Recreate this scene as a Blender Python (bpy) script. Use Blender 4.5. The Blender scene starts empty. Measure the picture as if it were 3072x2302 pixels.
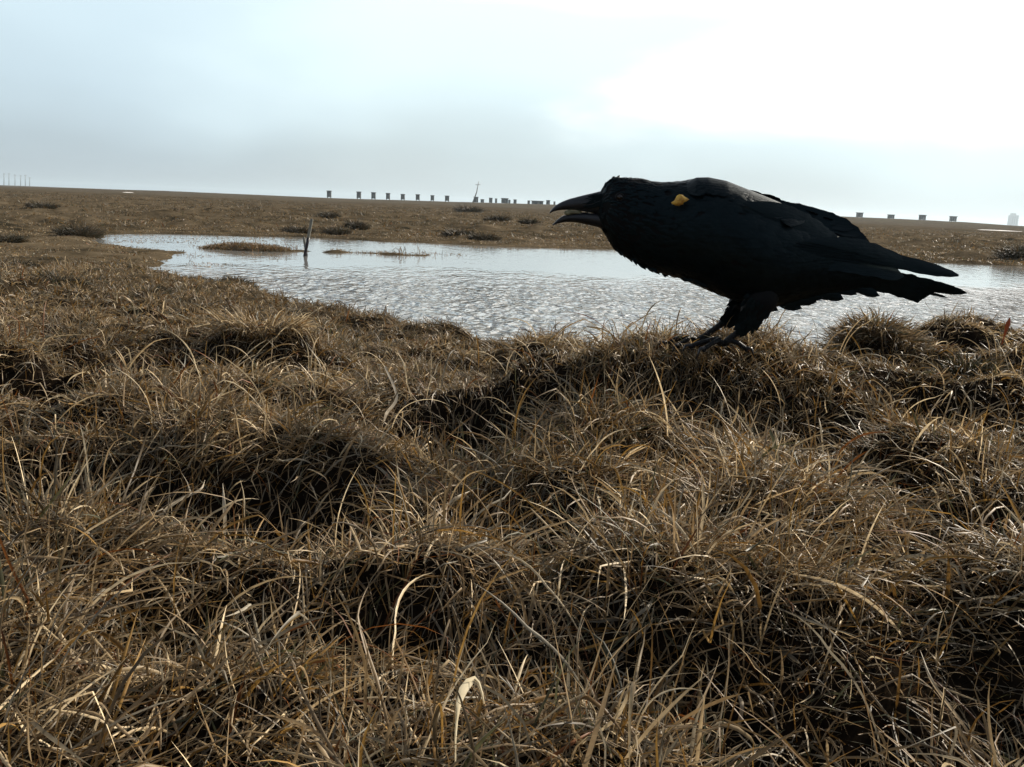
import bpy, math
import numpy as np
rng = np.random.default_rng(7)
R = math.radians
scene = bpy.context.scene
COL = scene.collection
F = 2660.0                                   # focal length in photo pixels (3072 wide)
CAM = np.array([0.0, 0.0, 0.60])
PITCH, ROLL = R(11.35), R(2.3)
fw = np.array([0, math.cos(PITCH), -math.sin(PITCH)])
r0 = np.array([1.0, 0, 0]); u0 = np.array([0, math.sin(PITCH), math.cos(PITCH)])
rt = math.cos(ROLL)*r0 + math.sin(ROLL)*u0
up = -math.sin(ROLL)*r0 + math.cos(ROLL)*u0

def ray(u, v):
    u = np.asarray(u, float)[..., None]; v = np.asarray(v, float)[..., None]
    return fw + rt*(u-1536)/F + up*(1151-v)/F
def on_y(u, v, y):                           # the point of the world seen at a photo pixel, y metres ahead
    d = ray(u, v); y = np.asarray(y, float)
    return CAM + d*(y/d[..., 1])[..., None]
def on_z(u, v, z=0.0):
    d = ray(u, v)
    return CAM + d*((z-CAM[2])/d[..., 2])[..., None]

# ---------------------------------------------------------------- helpers
ROOT = {}
def mesh_obj(name, V, Fc, mat, parent=None, smooth=True, col=None):
    V = np.asarray(V, float)
    if parent is not None: V = V-ROOT[parent.name]
    me = bpy.data.meshes.new(name)
    if isinstance(Fc, np.ndarray):
        n = Fc.shape[0]; k = Fc.shape[1]
        me.vertices.add(len(V)); me.vertices.foreach_set('co', V.astype(np.float32).ravel())
        me.loops.add(n*k); me.loops.foreach_set('vertex_index', Fc.astype(np.int32).ravel())
        me.polygons.add(n); me.polygons.foreach_set('loop_start', np.arange(0, n*k, k, dtype=np.int32))
        me.polygons.foreach_set('loop_total', np.full(n, k, np.int32))
    else:
        me.from_pydata(V.tolist(), [], [list(map(int, f)) for f in Fc])
    me.polygons.foreach_set('use_smooth', np.full(len(me.polygons), smooth, bool))
    me.update(calc_edges=True)
    if col is not None:
        a = me.attributes.new('tint', 'FLOAT_COLOR', 'POINT')
        c = np.ones((len(V), 4), np.float32); c[:, :3] = col
        a.data.foreach_set('color', c.ravel())
    me.materials.append(mat)
    o = bpy.data.objects.new(name, me); COL.objects.link(o)
    if parent is not None:
        o.parent = parent; ROOT[o.name] = ROOT[parent.name]
    else: ROOT[o.name] = np.zeros(3)
    return o
def tag(o, label=None, cat=None, group=None, kind=None):
    if label: o['label'] = label
    if cat: o['category'] = cat
    if group: o['group'] = group
    if kind: o['kind'] = kind
    return o
def thing(name, loc, label, cat, group=None):
    o = bpy.data.objects.new(name, None); COL.objects.link(o)
    o.location = tuple(map(float, loc)); o.empty_display_size = .05
    ROOT[o.name] = np.array(loc, float)
    return tag(o, label, cat, group)
class MB:                                    # collects pieces of one mesh
    def __init__(s): s.V = []; s.F = []; s.n = 0
    def add(s, V, Fc):
        V = np.asarray(V, float).reshape(-1, 3)
        s.V.append(V); s.F += [tuple(int(i)+s.n for i in f) for f in Fc]; s.n += len(V)
    def build(s, name, mat, parent=None, smooth=True):
        return mesh_obj(name, np.vstack(s.V), s.F, mat, parent, smooth)
    def box(s, c, sz, rz=0, b=0.0):
        x, y, z = np.array(sz)/2; c = np.array(c, float)
        P = np.array([[-x,-y,-z],[x,-y,-z],[x,y,-z],[-x,y,-z],[-x,-y,z],[x,-y,z],[x,y,z],[-x,y,z]])
        ca, sa = math.cos(rz), math.sin(rz)
        P = P @ np.array([[ca, sa, 0], [-sa, ca, 0], [0, 0, 1]])
        s.add(P+c, [(0,3,2,1),(4,5,6,7),(0,1,5,4),(1,2,6,5),(2,3,7,6),(3,0,4,7)])
    def tube(s, pts, rad, n=10, flat=1.0):
        pts = np.array(pts, float); m = len(pts); rad = np.broadcast_to(rad, (m,))
        T = np.gradient(pts, axis=0); T /= np.linalg.norm(T, axis=1)[:, None]+1e-12
        ref = np.array([0, 1.0, 0.02]); V = []
        for i in range(m):
            a = np.cross(T[i], ref); a /= np.linalg.norm(a)+1e-12; b = np.cross(T[i], a)
            for k in range(n):
                t = 2*math.pi*k/n; V.append(pts[i]+rad[i]*(math.cos(t)*a+flat*math.sin(t)*b))
        Fc = [(i*n+k, i*n+(k+1) % n, (i+1)*n+(k+1) % n, (i+1)*n+k) for i in range(m-1) for k in range(n)]
        Fc += [tuple(range(n-1, -1, -1)), tuple(range((m-1)*n, m*n))]
        s.add(V, Fc)

# ---------------------------------------------------------------- noise
_tab = [np.random.default_rng(100+i).random((256, 256)) for i in range(6)]
def vnoise(x, y, s=1.0, k=0):
    x = np.asarray(x, float)/s+91.3; y = np.asarray(y, float)/s+47.7
    xi = np.floor(x); yi = np.floor(y); fx = x-xi; fy = y-yi
    fx = fx*fx*(3-2*fx); fy = fy*fy*(3-2*fy)
    xi = xi.astype(np.int64) & 255; yi = yi.astype(np.int64) & 255
    x1 = (xi+1) & 255; y1 = (yi+1) & 255; T = _tab[k % 6]
    return ((T[xi, yi]*(1-fx)+T[x1, yi]*fx)*(1-fy)+(T[xi, y1]*(1-fx)+T[x1, y1]*fx)*fy)*2-1
def ip(u, xs, ys):                           # smooth interpolation through outline points
    xs = np.array(xs, float); ys = np.array(ys, float); u = np.asarray(u, float)
    m = np.gradient(ys, xs); i = np.clip(np.searchsorted(xs, u)-1, 0, len(xs)-2)
    h = xs[i+1]-xs[i]; t = np.clip((u-xs[i])/h, 0, 1)
    return (2*t**3-3*t**2+1)*ys[i]+(t**3-2*t**2+t)*h*m[i]+(-2*t**3+3*t**2)*ys[i+1]+(t**3-t**2)*h*m[i+1]
def sstep(a, b, x):
    t = np.clip((x-a)/(b-a), 0, 1); return t*t*(3-2*t)
def cells(x, y, s, k=0):                     # nearest jittered centre: distance, centre x, centre y, id value
    x = np.asarray(x, float); y = np.asarray(y, float)
    xi = np.floor(x/s).astype(np.int64); yi = np.floor(y/s).astype(np.int64)
    best = np.full(x.shape, 1e9); cx = np.zeros_like(x); cy = np.zeros_like(x); cid = np.zeros_like(x)
    for dx in (-1, 0, 1):
        for dy in (-1, 0, 1):
            a = (xi+dx) & 255; b = (yi+dy) & 255
            px_ = (xi+dx+.5+.8*(_tab[k % 6][a, b]-.5))*s; py_ = (yi+dy+.5+.8*(_tab[(k+1) % 6][a, b]-.5))*s
            d = np.hypot(x-px_, y-py_); m = d < best
            best = np.where(m, d, best); cx = np.where(m, px_, cx); cy = np.where(m, py_, cy); cid = np.where(m, _tab[(k+2) % 6][a, b], cid)
    return best, cx, cy, cid

# ---------------------------------------------------------------- the pond outline, in metres on the water plane
shore_px = [(270,722),(320,735),(400,747),(530,756),(560,768),(500,783),(465,803),(500,822),(560,838),(640,862),
            (780,866),(840,888),(870,915),(980,943),(1100,962),(1250,985),(1400,1010)]
pond = [tuple(on_z(u, v)[:2]) for u, v in shore_px]
pond += [(0.1,3.6),(0.6,2.75),(1.1,2.45),(1.7,2.6),(2.6,2.2),(4.5,2.6),(7,4),(9.5,6.5),(10.5,9.5),(9.6,11.5)]
far_px = [(3072,800),(2850,791),(2600,780),(2250,762),(1900,750),(1700,746),(1500,741),(1350,733),(1200,727),(1050,720),(900,712),(750,709),(600,705),(450,702),(320,702)]
pond += [tuple(on_z(u, v)[:2]) for u, v in far_px]
pond = np.array(pond)
def pond_sd(x, y):                           # > 0 on land, < 0 over the water
    x = np.asarray(x, float); y = np.asarray(y, float)
    d2 = np.full(x.shape, 1e9); ins = np.zeros(x.shape, bool)
    for i in range(len(pond)):
        ax, ay = pond[i-1]; bx, by = pond[i]
        ex, ey = bx-ax, by-ay
        t = np.clip(((x-ax)*ex+(y-ay)*ey)/(ex*ex+ey*ey), 0, 1)
        d2 = np.minimum(d2, (x-ax-t*ex)**2+(y-ay-t*ey)**2)
        c = (ay > y) != (by > y)
        with np.errstate(divide='ignore', invalid='ignore'):
            ins ^= c & (x < (bx-ax)*(y-ay)/(by-ay+1e-12)+ax)
    return np.where(ins, -1, 1)*np.sqrt(d2)

YR = 1.33                                    # how far ahead the raven stands
def P3(u, v, y): return on_y(u, v, y)
# mounds: (x, y, top z, radius x, radius y)
mounds = []
def mound(u, v, y, rx, ry, dz=0.0):
    p = on_y(u, v, y); mounds.append((p[0], p[1], p[2]+dz-.028, rx, ry))
mound(2130, 1036, 1.38, .22, .16, .033)      # under the raven
mound(1850, 1062, 1.40, .26, .15, .016)
mound(1640, 1082, 1.44, .22, .15, .006)
mound(2380, 1072, 1.40, .22, .16, .010)
mound(2625, 975, 1.75, .10, .10, 0)          # tussock breaking the water line
mound(2980, 1000, 1.95, .26, .20, 0)
mound(2850, 1075, 1.7, .25, .2, 0)
mound(3300, 1010, 1.9, .4, .3, 0)
mound(790, 1010, 2.05, .14, .14, 0)
mound(560, 1060, 1.95, .20, .14, 0)
mound(330, 1075, 1.9, .20, .12, 0)
mound(60, 1010, 2.15, .30, .16, 0)
mound(200, 1120, 1.7, .25, .12, 0)
hollows = [(350,1600,.80,.24,.085,.075),(120,1540,.86,.14,.08,.06),(1050,1720,.72,.09,.05,.045),(2200,1330,1.1,.10,.05,.04),(1250,2050,.58,.06,.035,.03),(150,1270,1.3,.16,.08,.05),(420,1180,1.55,.2,.09,.05),(1560,1190,1.24,.14,.08,.035),(800,1560,.86,.12,.06,.02),(700,1170,1.75,.22,.13,.06),(60,1330,1.25,.16,.12,.05),(1830,1225,1.18,.33,.10,.07),
           (2900,1200,1.3,.12,.10,.05),(2560,1500,.95,.10,.06,.05),(1750,2150,.52,.08,.05,.03),(700,2080,.56,.08,.05,.035),(3050,1620,.8,.1,.08,.06),(1500,1600,.8,.06,.05,.03)]
hol = [(on_y(u, v, y)[0], y, rx, ry, d) for u, v, y, rx, ry, d in hollows]
isl = on_z(735, 750); isl2 = on_z(1120, 762)
def H(x, y, fine=True):
    x = np.asarray(x, float); y = np.asarray(y, float)
    r = np.hypot(x, y); sd = pond_sd(x, y)
    w = sd+.10*vnoise(x, y, .45, 1)*sstep(1.5, 4, r)+.05*vnoise(x, y, .16, 2)
    near = sstep(7.5, 4.5, y-.15*x)
    base = .245+.05*sstep(.4, 1.2, y)-.055*sstep(1.3, 2.6, y)-.05*sstep(2.6, 5, y)
    land = near*base*sstep(-.1, np.where(x > 0, 1.2, 2.3), sd)+(1-near)*(.012+.07*sstep(.8, 9, sd)+.04*vnoise(x, y, 5, 0)*sstep(1, 5, sd))
    land += .03*sstep(0, .22, w)*(.35+.65*near)
    h = np.where(w > 0, land, np.maximum(w*.35, -.25))
    for mx, my, mz, rx, ry in mounds:
        q = ((x-mx)/rx)**2+((y-my)/ry)**2
        g = np.exp(-q**1.3*.8)
        h = np.where(g > 1e-3, h+(np.maximum(mz, h)-h)*g, h)
    for hx, hy, rx, ry, d in hol:
        h = h-1.5*d*np.exp(-(((x-hx)/rx)**2+((y-hy)/ry)**2)**1.5)
    for (ix, iy, _), rx, ry, hh in ((isl, .50, .24, .075), (isl2, .6, .12, .008)):
        h = np.maximum(h, hh*(1-((x-ix)/rx)**2-((y-iy)/ry)**2)+.03*vnoise(x, y, .2, 3))
    on = sstep(-.05, .25, w)
    d, _, _, cid = cells(x, y, .15, 0)
    amp = sstep(.15, .5, r)*sstep(9, 4, r)
    crest = sum(np.exp(-((x-mx)/(rx*1.2))**2-((y-my)/(ry*1.2))**2) for mx, my, mz, rx, ry in mounds[:4])
    h = h+on*amp*(1-.75*np.clip(crest, 0, 1))*(.033*(np.clip(1-(d/.10)**2, -1.1, 1))*(.5+cid))
    h = h+on*(.026*vnoise(x, y, .28, 4)*sstep(.2, .6, r)+.012*vnoise(x, y, .07, 5)*amp)
    d2, _, _, c2 = cells(x, y, .9, 2)
    h = h+on*sstep(5, 10, r)*sstep(.2, 2.2, sd)*sstep(120, 60, r)*(.11*np.clip(1-(d2/.42)**2, 0, 1)*c2+.035*vnoise(x, y, .55, 1)+.02*vnoise(x, y, .3, 4))
    h = np.where((sd > .12) & (w > .05), np.maximum(h, .022), h)
    az_ = np.degrees(np.arctan2(x, y))
    h = h+sstep(170, 290, r)*.113*np.interp(az_, [-60,-30,-26.6,-21.5,-11.7,-4.2,2.7,21.4,26.4,30,60], [0,0,2.6,6,4.5,8,11.5,10,8,2,0])
    h = h+sstep(30, 120, r)*.25*vnoise(x, y, 40, 2)*sstep(260, 120, r)
    return h

# ---------------------------------------------------------------- materials
def mat(name, fn):
    m = bpy.data.materials.new(name); m.use_nodes = True
    nt = m.node_tree; nt.nodes.clear()
    out = nt.nodes.new('ShaderNodeOutputMaterial')
    fn(nt, out, lambda t, **k: mk(nt, t, **k)); return m
def mk(nt, t, **k):
    n = nt.nodes.new(t)
    for a, b in k.items():
        if a.startswith('i_'): n.inputs[a[2:].replace('_', ' ')].default_value = b
        else: setattr(n, a, b)
    return n
def ramp(nt, stops, interp='LINEAR'):
    n = nt.nodes.new('ShaderNodeValToRGB'); e = n.color_ramp.elements; n.color_ramp.interpolation = interp
    while len(e) < len(stops): e.new(.5)
    for i, (p, c) in enumerate(stops): e[i].position = p; e[i].color = (*c, 1) if len(c) == 3 else c
    return n
def principled(nt, out, color, rough=.6, spec=.5, metal=0, ior=1.5):
    p = mk(nt, 'ShaderNodeBsdfPrincipled')
    if color is not None: p.inputs['Base Color'].default_value = (*color, 1)
    p.inputs['Roughness'].default_value = rough; p.inputs['Metallic'].default_value = metal
    p.inputs['Specular IOR Level'].default_value = spec; p.inputs['IOR'].default_value = ior
    nt.links.new(p.outputs[0], out.inputs['Surface']); return p
def simple(name, c1, c2, scale, rough=.7, spec=.3, bump=0., stretch=(1,1,1)):
    def fn(nt, out, N):
        p = principled(nt, out, c1, rough, spec)
        tc = N('ShaderNodeTexCoord'); mp = N('ShaderNodeMapping'); mp.inputs['Scale'].default_value = stretch
        nz = N('ShaderNodeTexNoise'); nz.inputs['Scale'].default_value = scale; nz.inputs['Detail'].default_value = 6
        nt.links.new(tc.outputs['Object'], mp.inputs[0]); nt.links.new(mp.outputs[0], nz.inputs['Vector'])
        rp = ramp(nt, [(.3, c1), (.7, c2)]); nt.links.new(nz.outputs['Fac'], rp.inputs[0]); nt.links.new(rp.outputs[0], p.inputs['Base Color'])
        if bump:
            b = N('ShaderNodeBump'); b.inputs['Strength'].default_value = bump; b.inputs['Distance'].default_value = .005
            nt.links.new(nz.outputs['Fac'], b.inputs['Height']); nt.links.new(b.outputs[0], p.inputs['Normal'])
    return mat(name, fn)

def f_grass(nt, out, N):
    at = N('ShaderNodeAttribute', attribute_name='tint')
    tc = N('ShaderNodeTexCoord'); nz = N('ShaderNodeTexNoise'); nz.inputs['Scale'].default_value = 130; nz.inputs['Detail'].default_value = 3
    nt.links.new(tc.outputs['Object'], nz.inputs['Vector'])
    rp = ramp(nt, [(.3, (.55,.5,.45)), (.62, (1.1,1.08,1.05))]); nt.links.new(nz.outputs['Fac'], rp.inputs[0])
    mx = N('ShaderNodeMix', data_type='RGBA', blend_type='MULTIPLY'); mx.inputs[0].default_value = .8
    nt.links.new(at.outputs['Color'], mx.inputs[6]); nt.links.new(rp.outputs[0], mx.inputs[7])
    p = N('ShaderNodeBsdfPrincipled'); p.inputs['Roughness'].default_value = .5; p.inputs['Specular IOR Level'].default_value = .32
    tr = N('ShaderNodeBsdfTranslucent'); ms = N('ShaderNodeMixShader'); ms.inputs[0].default_value = .30
    nt.links.new(mx.outputs[2], p.inputs['Base Color']); nt.links.new(mx.outputs[2], tr.inputs['Color'])
    nt.links.new(p.outputs[0], ms.inputs[1]); nt.links.new(tr.outputs[0], ms.inputs[2]); nt.links.new(ms.outputs[0], out.inputs['Surface'])
M_grass = mat('dry_grass', f_grass)

def f_ground(nt, out, N):
    p = principled(nt, out, (.06,.045,.03), 1.0, .0)
    tc = N('ShaderNodeTexCoord'); L = nt.links.new
    n1 = N('ShaderNodeTexNoise'); n1.inputs['Scale'].default_value = 60; n1.inputs['Detail'].default_value = 8; n1.inputs['Roughness'].default_value = .7
    n2 = N('ShaderNodeTexNoise'); n2.inputs['Scale'].default_value = 1.6; n2.inputs['Detail'].default_value = 9; n2.inputs['Roughness'].default_value = .8
    n3 = N('ShaderNodeTexNoise'); n3.inputs['Scale'].default_value = .12; n3.inputs['Detail'].default_value = 8; n3.inputs['Roughness'].default_value = .68
    for n in (n1, n2, n3): L(tc.outputs['Object'], n.inputs['Vector'])
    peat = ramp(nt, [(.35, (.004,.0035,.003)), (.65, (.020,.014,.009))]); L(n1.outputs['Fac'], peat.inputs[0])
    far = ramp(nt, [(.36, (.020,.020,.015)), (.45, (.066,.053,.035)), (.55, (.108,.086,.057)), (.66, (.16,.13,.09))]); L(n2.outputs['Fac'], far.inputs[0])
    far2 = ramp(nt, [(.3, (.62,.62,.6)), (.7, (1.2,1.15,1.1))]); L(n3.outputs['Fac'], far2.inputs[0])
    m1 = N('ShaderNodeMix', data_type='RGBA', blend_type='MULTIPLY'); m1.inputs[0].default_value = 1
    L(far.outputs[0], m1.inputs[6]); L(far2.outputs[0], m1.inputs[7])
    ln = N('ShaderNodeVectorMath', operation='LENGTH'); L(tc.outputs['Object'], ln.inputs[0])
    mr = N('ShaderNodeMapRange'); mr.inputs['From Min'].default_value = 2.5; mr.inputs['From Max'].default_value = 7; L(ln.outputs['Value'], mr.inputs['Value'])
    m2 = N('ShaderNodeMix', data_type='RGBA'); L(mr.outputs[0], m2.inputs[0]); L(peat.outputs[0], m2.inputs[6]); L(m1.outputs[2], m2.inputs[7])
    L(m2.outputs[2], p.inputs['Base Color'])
M_ground = mat('peat_and_turf', f_ground)

def f_water(nt, out, N):
    L = nt.links.new
    p = principled(nt, out, (.23,.228,.215), .05, .5, 0, 2.1)
    tc = N('ShaderNodeTexCoord'); mp = N('ShaderNodeMapping'); mp.inputs['Scale'].default_value = (1.25, .6, 1); mp.inputs['Rotation'].default_value = (0, 0, R(-6))
    L(tc.outputs['Object'], mp.inputs[0])
    n1 = N('ShaderNodeTexNoise'); n1.inputs['Scale'].default_value = 13; n1.inputs['Detail'].default_value = 1.6; n1.inputs['Roughness'].default_value = .5; n1.inputs['Distortion'].default_value = .4
    n2 = N('ShaderNodeTexNoise'); n2.inputs['Scale'].default_value = 4.2; n2.inputs['Detail'].default_value = 2
    n3 = N('ShaderNodeTexNoise'); n3.inputs['Scale'].default_value = .35; n3.inputs['Detail'].default_value = 2
    for n in (n1, n2): L(mp.outputs[0], n.inputs['Vector'])
    L(tc.outputs['Object'], n3.inputs['Vector'])
    ad = N('ShaderNodeMath', operation='MULTIPLY_ADD'); ad.inputs[1].default_value = 1.3; L(n2.outputs['Fac'], ad.inputs[0]); L(n1.outputs['Fac'], ad.inputs[2])
    # the wind dies towards the sheltered far bank
    sx = N('ShaderNodeSeparateXYZ'); L(tc.outputs['Object'], sx.inputs[0])
    a = N('ShaderNodeMath', operation='MULTIPLY_ADD'); a.inputs[1].default_value = -.18; L(sx.outputs['X'], a.inputs[0]); L(sx.outputs['Y'], a.inputs[2])
    b = N('ShaderNodeMath', operation='MULTIPLY_ADD'); b.inputs[1].default_value = 3.0; L(n3.outputs['Fac'], b.inputs[0]); L(a.outputs[0], b.inputs[2])
    mr = N('ShaderNodeMapRange'); mr.inputs['From Min'].default_value = 7.6; mr.inputs['From Max'].default_value = 10.0
    mr.inputs['To Min'].default_value = 1.0; mr.inputs['To Max'].default_value = .04; L(b.outputs[0], mr.inputs['Value'])
    bp = N('ShaderNodeBump'); bp.inputs['Distance'].default_value = .08; L(ad.outputs[0], bp.inputs['Height']); L(mr.outputs[0], bp.inputs['Strength'])
    L(bp.outputs[0], p.inputs['Normal'])
M_water = mat('pond_water', f_water)

def f_feather(nt, out, N):
    L = nt.links.new
    p = principled(nt, out, (.006,.009,.011), .36, .22); p.inputs['Specular Tint'].default_value = (.55,.88,1,1)
    tc = N('ShaderNodeTexCoord'); nz = N('ShaderNodeTexNoise'); nz.inputs['Scale'].default_value = 60; nz.inputs['Detail'].default_value = 5
    L(tc.outputs['Object'], nz.inputs['Vector'])
    rp = ramp(nt, [(.35, (.0012,.0022,.0028)), (.7, (.003,.006,.0075))]); L(nz.outputs['Fac'], rp.inputs[0]); L(rp.outputs[0], p.inputs['Base Color'])
    mp = N('ShaderNodeMapping'); mp.inputs['Scale'].default_value = (18, 260, 260); mp.inputs['Rotation'].default_value = (0, R(14), 0); nb = N('ShaderNodeTexNoise'); nb.inputs['Scale'].default_value = 1; nb.inputs['Detail'].default_value = 3
    L(tc.outputs['Object'], mp.inputs[0]); L(mp.outputs[0], nb.inputs['Vector']); bu = N('ShaderNodeBump'); bu.inputs['Strength'].default_value = .5; bu.inputs['Distance'].default_value = .0015
    L(nb.outputs['Fac'], bu.inputs['Height']); L(bu.outputs[0], p.inputs['Normal'])
    mr = N('ShaderNodeMapRange'); mr.inputs['To Min'].default_value = .30; mr.inputs['To Max'].default_value = .5; L(nz.outputs['Fac'], mr.inputs[0]); L(mr.outputs[0], p.inputs['Roughness'])
M_feather = mat('black_feather', f_feather)
M_skin = simple('black_plumage_base', (.002,.0025,.003), (.004,.005,.006), 40, .6, .15)
M_beak = simple('black_horn', (.010,.012,.015), (.022,.025,.03), 60, .38, .5, .15, (1,1,4))
M_leg = simple('black_leg_scales', (.003,.0035,.004), (.010,.011,.012), 300, .55, .3, .6)
M_eye = simple('dark_eye', (.008,.005,.003), (.012,.007,.004), 40, .05, .6)
M_tongue = simple('pale_morsel', (.30,.29,.17), (.16,.14,.08), 120, .5, .4)
M_yellow = simple('orange_yellow_tag', (1.0,.66,.12), (.40,.15,.01), 170, .45, .5, .3)
M_wood_pale = simple('weathered_pale_wood', (.17,.165,.135), (.28,.27,.23), 30, .85, .2, .4, (1,1,.12))
M_wood_wet = simple('wet_dark_wood', (.010,.008,.010), (.025,.018,.02), 30, .4, .5, .3, (1,1,.2))
M_hut = simple('dark_painted_wall', (.035,.045,.045), (.06,.065,.06), 2, .7, .3)
M_hut2 = simple('dark_grey_roof', (.05,.055,.06), (.08,.085,.09), 1, .6, .3)
M_door = simple('grey_door_paint', (.14,.14,.13), (.2,.2,.19), 2, .6, .3)
M_metal = simple('grey_steel', (.15,.16,.16), (.22,.22,.22), 3, .5, .5)
M_snow = simple('old_snow', (.78,.74,.72), (.86,.84,.82), 2, .7, .3)
def f_pale(nt, out, N):
    p = N('ShaderNodeBsdfPrincipled'); p.inputs['Roughness'].default_value = .5
    tr = N('ShaderNodeBsdfTranslucent'); ms = N('ShaderNodeMixShader'); ms.inputs[0].default_value = .5
    tc = N('ShaderNodeTexCoord'); nz = N('ShaderNodeTexNoise'); nz.inputs['Scale'].default_value = 90; nt.links.new(tc.outputs['Object'], nz.inputs['Vector'])
    rp = ramp(nt, [(.3, (.62,.53,.36)), (.7, (.82,.74,.55))]); nt.links.new(nz.outputs['Fac'], rp.inputs[0])
    nt.links.new(rp.outputs[0], p.inputs['Base Color']); nt.links.new(rp.outputs[0], tr.inputs['Color'])
    nt.links.new(p.outputs[0], ms.inputs[1]); nt.links.new(tr.outputs[0], ms.inputs[2]); nt.links.new(ms.outputs[0], out.inputs['Surface'])
M_pale = mat('pale_cream_straw', f_pale)
M_leafred = simple('red_orange_leaf', (.50,.07,.02), (.35,.10,.02), 200, .5, .4)

# ---------------------------------------------------------------- ground
def build_ground():
    rr = np.concatenate([np.geomspace(.06, 50, 540), np.geomspace(50*1.045, 5000, 100)])
    aa = np.concatenate([np.linspace(-48, 48, 200), np.linspace(48, 312, 80)[1:-1]])
    A, Rr = np.meshgrid(np.radians(aa), rr)
    X = Rr*np.sin(A); Y = Rr*np.cos(A)
    Z = H(X, Y)
    V = np.stack([X, Y, Z], -1).reshape(-1, 3)
    n = len(aa); m = len(rr)
    i, k = np.meshgrid(np.arange(m-1), np.arange(n), indexing='ij')
    k2 = (k+1) % n
    Fc = np.stack([i*n+k, (i+1)*n+k, (i+1)*n+k2, i*n+k2], -1).reshape(-1, 4)
    c = len(V); V = np.vstack([V, [[0, 0, float(H(0., 0.))]]])
    cap = np.stack([np.full(n, c), np.full(n, c), (np.arange(n)), (np.arange(n)+1) % n], -1)
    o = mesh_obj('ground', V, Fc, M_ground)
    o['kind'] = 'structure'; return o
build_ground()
# pond: one sheet, a little wider than the basin (the land stands above it outside)
x0, x1, y0, y1 = -9, 12.5, 1.4, 17
o = mesh_obj('water', [(x0,y0,0),(x1,y0,0),(x1,y1,0),(x0,y1,0)], [(0,1,2,3)], M_water, smooth=False); o['kind'] = 'structure'

# ---------------------------------------------------------------- grass blades
PAL = np.array([1.66, 1.62, 1.46])*np.array([(.20,.150,.095),(.30,.235,.150),(.150,.108,.062),(.130,.075,.024),(.19,.115,.035),(.11,.042,.012),(.150,.135,.110),(.50,.42,.30),(.055,.056,.032),(.075,.056,.034)])
def palette(n, w, patch=None):
    w = np.array(w, float); w /= w.sum()
    i = rng.choice(len(PAL), n, p=w)
    c = PAL[i]*(rng.uniform(.55, 1.2, n)[:, None])
    if patch is not None: c = c*patch[:, None]
    return c
W_near = (17,11,15,11,8,3,13,8,6,12)
W_mid = (22,9,20,12,5,2.5,15,3,6,12)
class Grass:
    def __init__(s): s.V=[]; s.F=[]; s.C=[]; s.n=0
    def blades(s, x, y, L, W, phi, th0, th1, colr, segs=6, fold=False, kink=.5, hug=0.0, z0=-.004, curl=.5, minz=None):
        n = len(x); x = x.copy(); y = y.copy()
        z = H(x, y)+z0
        st = L/segs; P = []; T = []
        kpos = rng.integers(1, segs, n); kamt = rng.normal(0, kink, n); kphi = rng.normal(0, kink*.8, n)
        tw = rng.normal(0, curl, n); pw = rng.uniform(.7, 1.8, n)
        for i in range(segs+1):
            t = i/segs
            th = th0+(th1-th0)*t**pw+np.where(i >= kpos, kamt, 0)
            ph = phi+tw*t+np.where(i >= kpos, kphi, 0)
            tan = np.stack([np.sin(th)*np.cos(ph), np.sin(th)*np.sin(ph), np.cos(th)], -1)
            P.append(np.stack([x, y, z], -1)); T.append(tan)
            x = x+tan[:, 0]*st; y = y+tan[:, 1]*st; z = z+tan[:, 2]*st
        P = np.array(P); T = np.array(T)                       # (segs+1, n, 3)
        g = H(P[1:, :, 0], P[1:, :, 1])
        g = np.where(g < 0, 0, g)
        lift = np.arange(1, segs+1)[:, None]/segs*rng.uniform(.002, .016, n)[None]
        if hug: P[1:, :, 2] = P[1:, :, 2]*(1-hug)+(g+lift)*hug
        P[1:, :, 2] = np.maximum(P[1:, :, 2], g+lift*.8+.0006)
        side = np.cross(T, np.array([0, 0, 1.0])); side /= np.linalg.norm(side, axis=-1, keepdims=True)+1e-9
        nrm = np.cross(side, T)
        roll = rng.uniform(-1.2, 1.2, n)[None, :, None]+np.linspace(0, 1, segs+1)[:, None, None]*rng.normal(0, .6, n)[None, :, None]
        S = side*np.cos(roll)+nrm*np.sin(roll); Nn = -side*np.sin(roll)+nrm*np.cos(roll)
        t = np.linspace(0, 1, segs+1)
        wprof = np.clip(np.minimum(.65+.5*t, (1-t)*2.6+.10), .08, 1)
        ww = (W[None, :]*wprof[:, None]/2)[..., None]
        if fold:
            V = np.stack([P-S*ww, P+Nn*ww*.55, P+S*ww], 2); k = 3     # (segs+1, n, 3, 3)
        else:
            V = np.stack([P-S*ww, P+S*ww], 2); k = 2
        V = V.transpose(1, 0, 2, 3).reshape(-1, 3)                   # blade-major
        base = (np.arange(n)*(segs+1)*k)[:, None, None]
        i = np.arange(segs)[None, :, None]*k; j = np.arange(k-1)[None, None, :]
        a = base+i+j
        Fc = np.stack([a, a+1, a+1+k, a+k], -1).reshape(-1, 4)+s.n
        s.V.append(V.astype(np.float32)); s.F.append(Fc); s.C.append(np.repeat(colr, (segs+1)*k, axis=0).astype(np.float32)); s.n += len(V)
    def build(s, name, parent=None):
        return mesh_obj(name, np.vstack(s.V), np.vstack(s.F), M_grass, parent, True, np.vstack(s.C))

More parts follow.
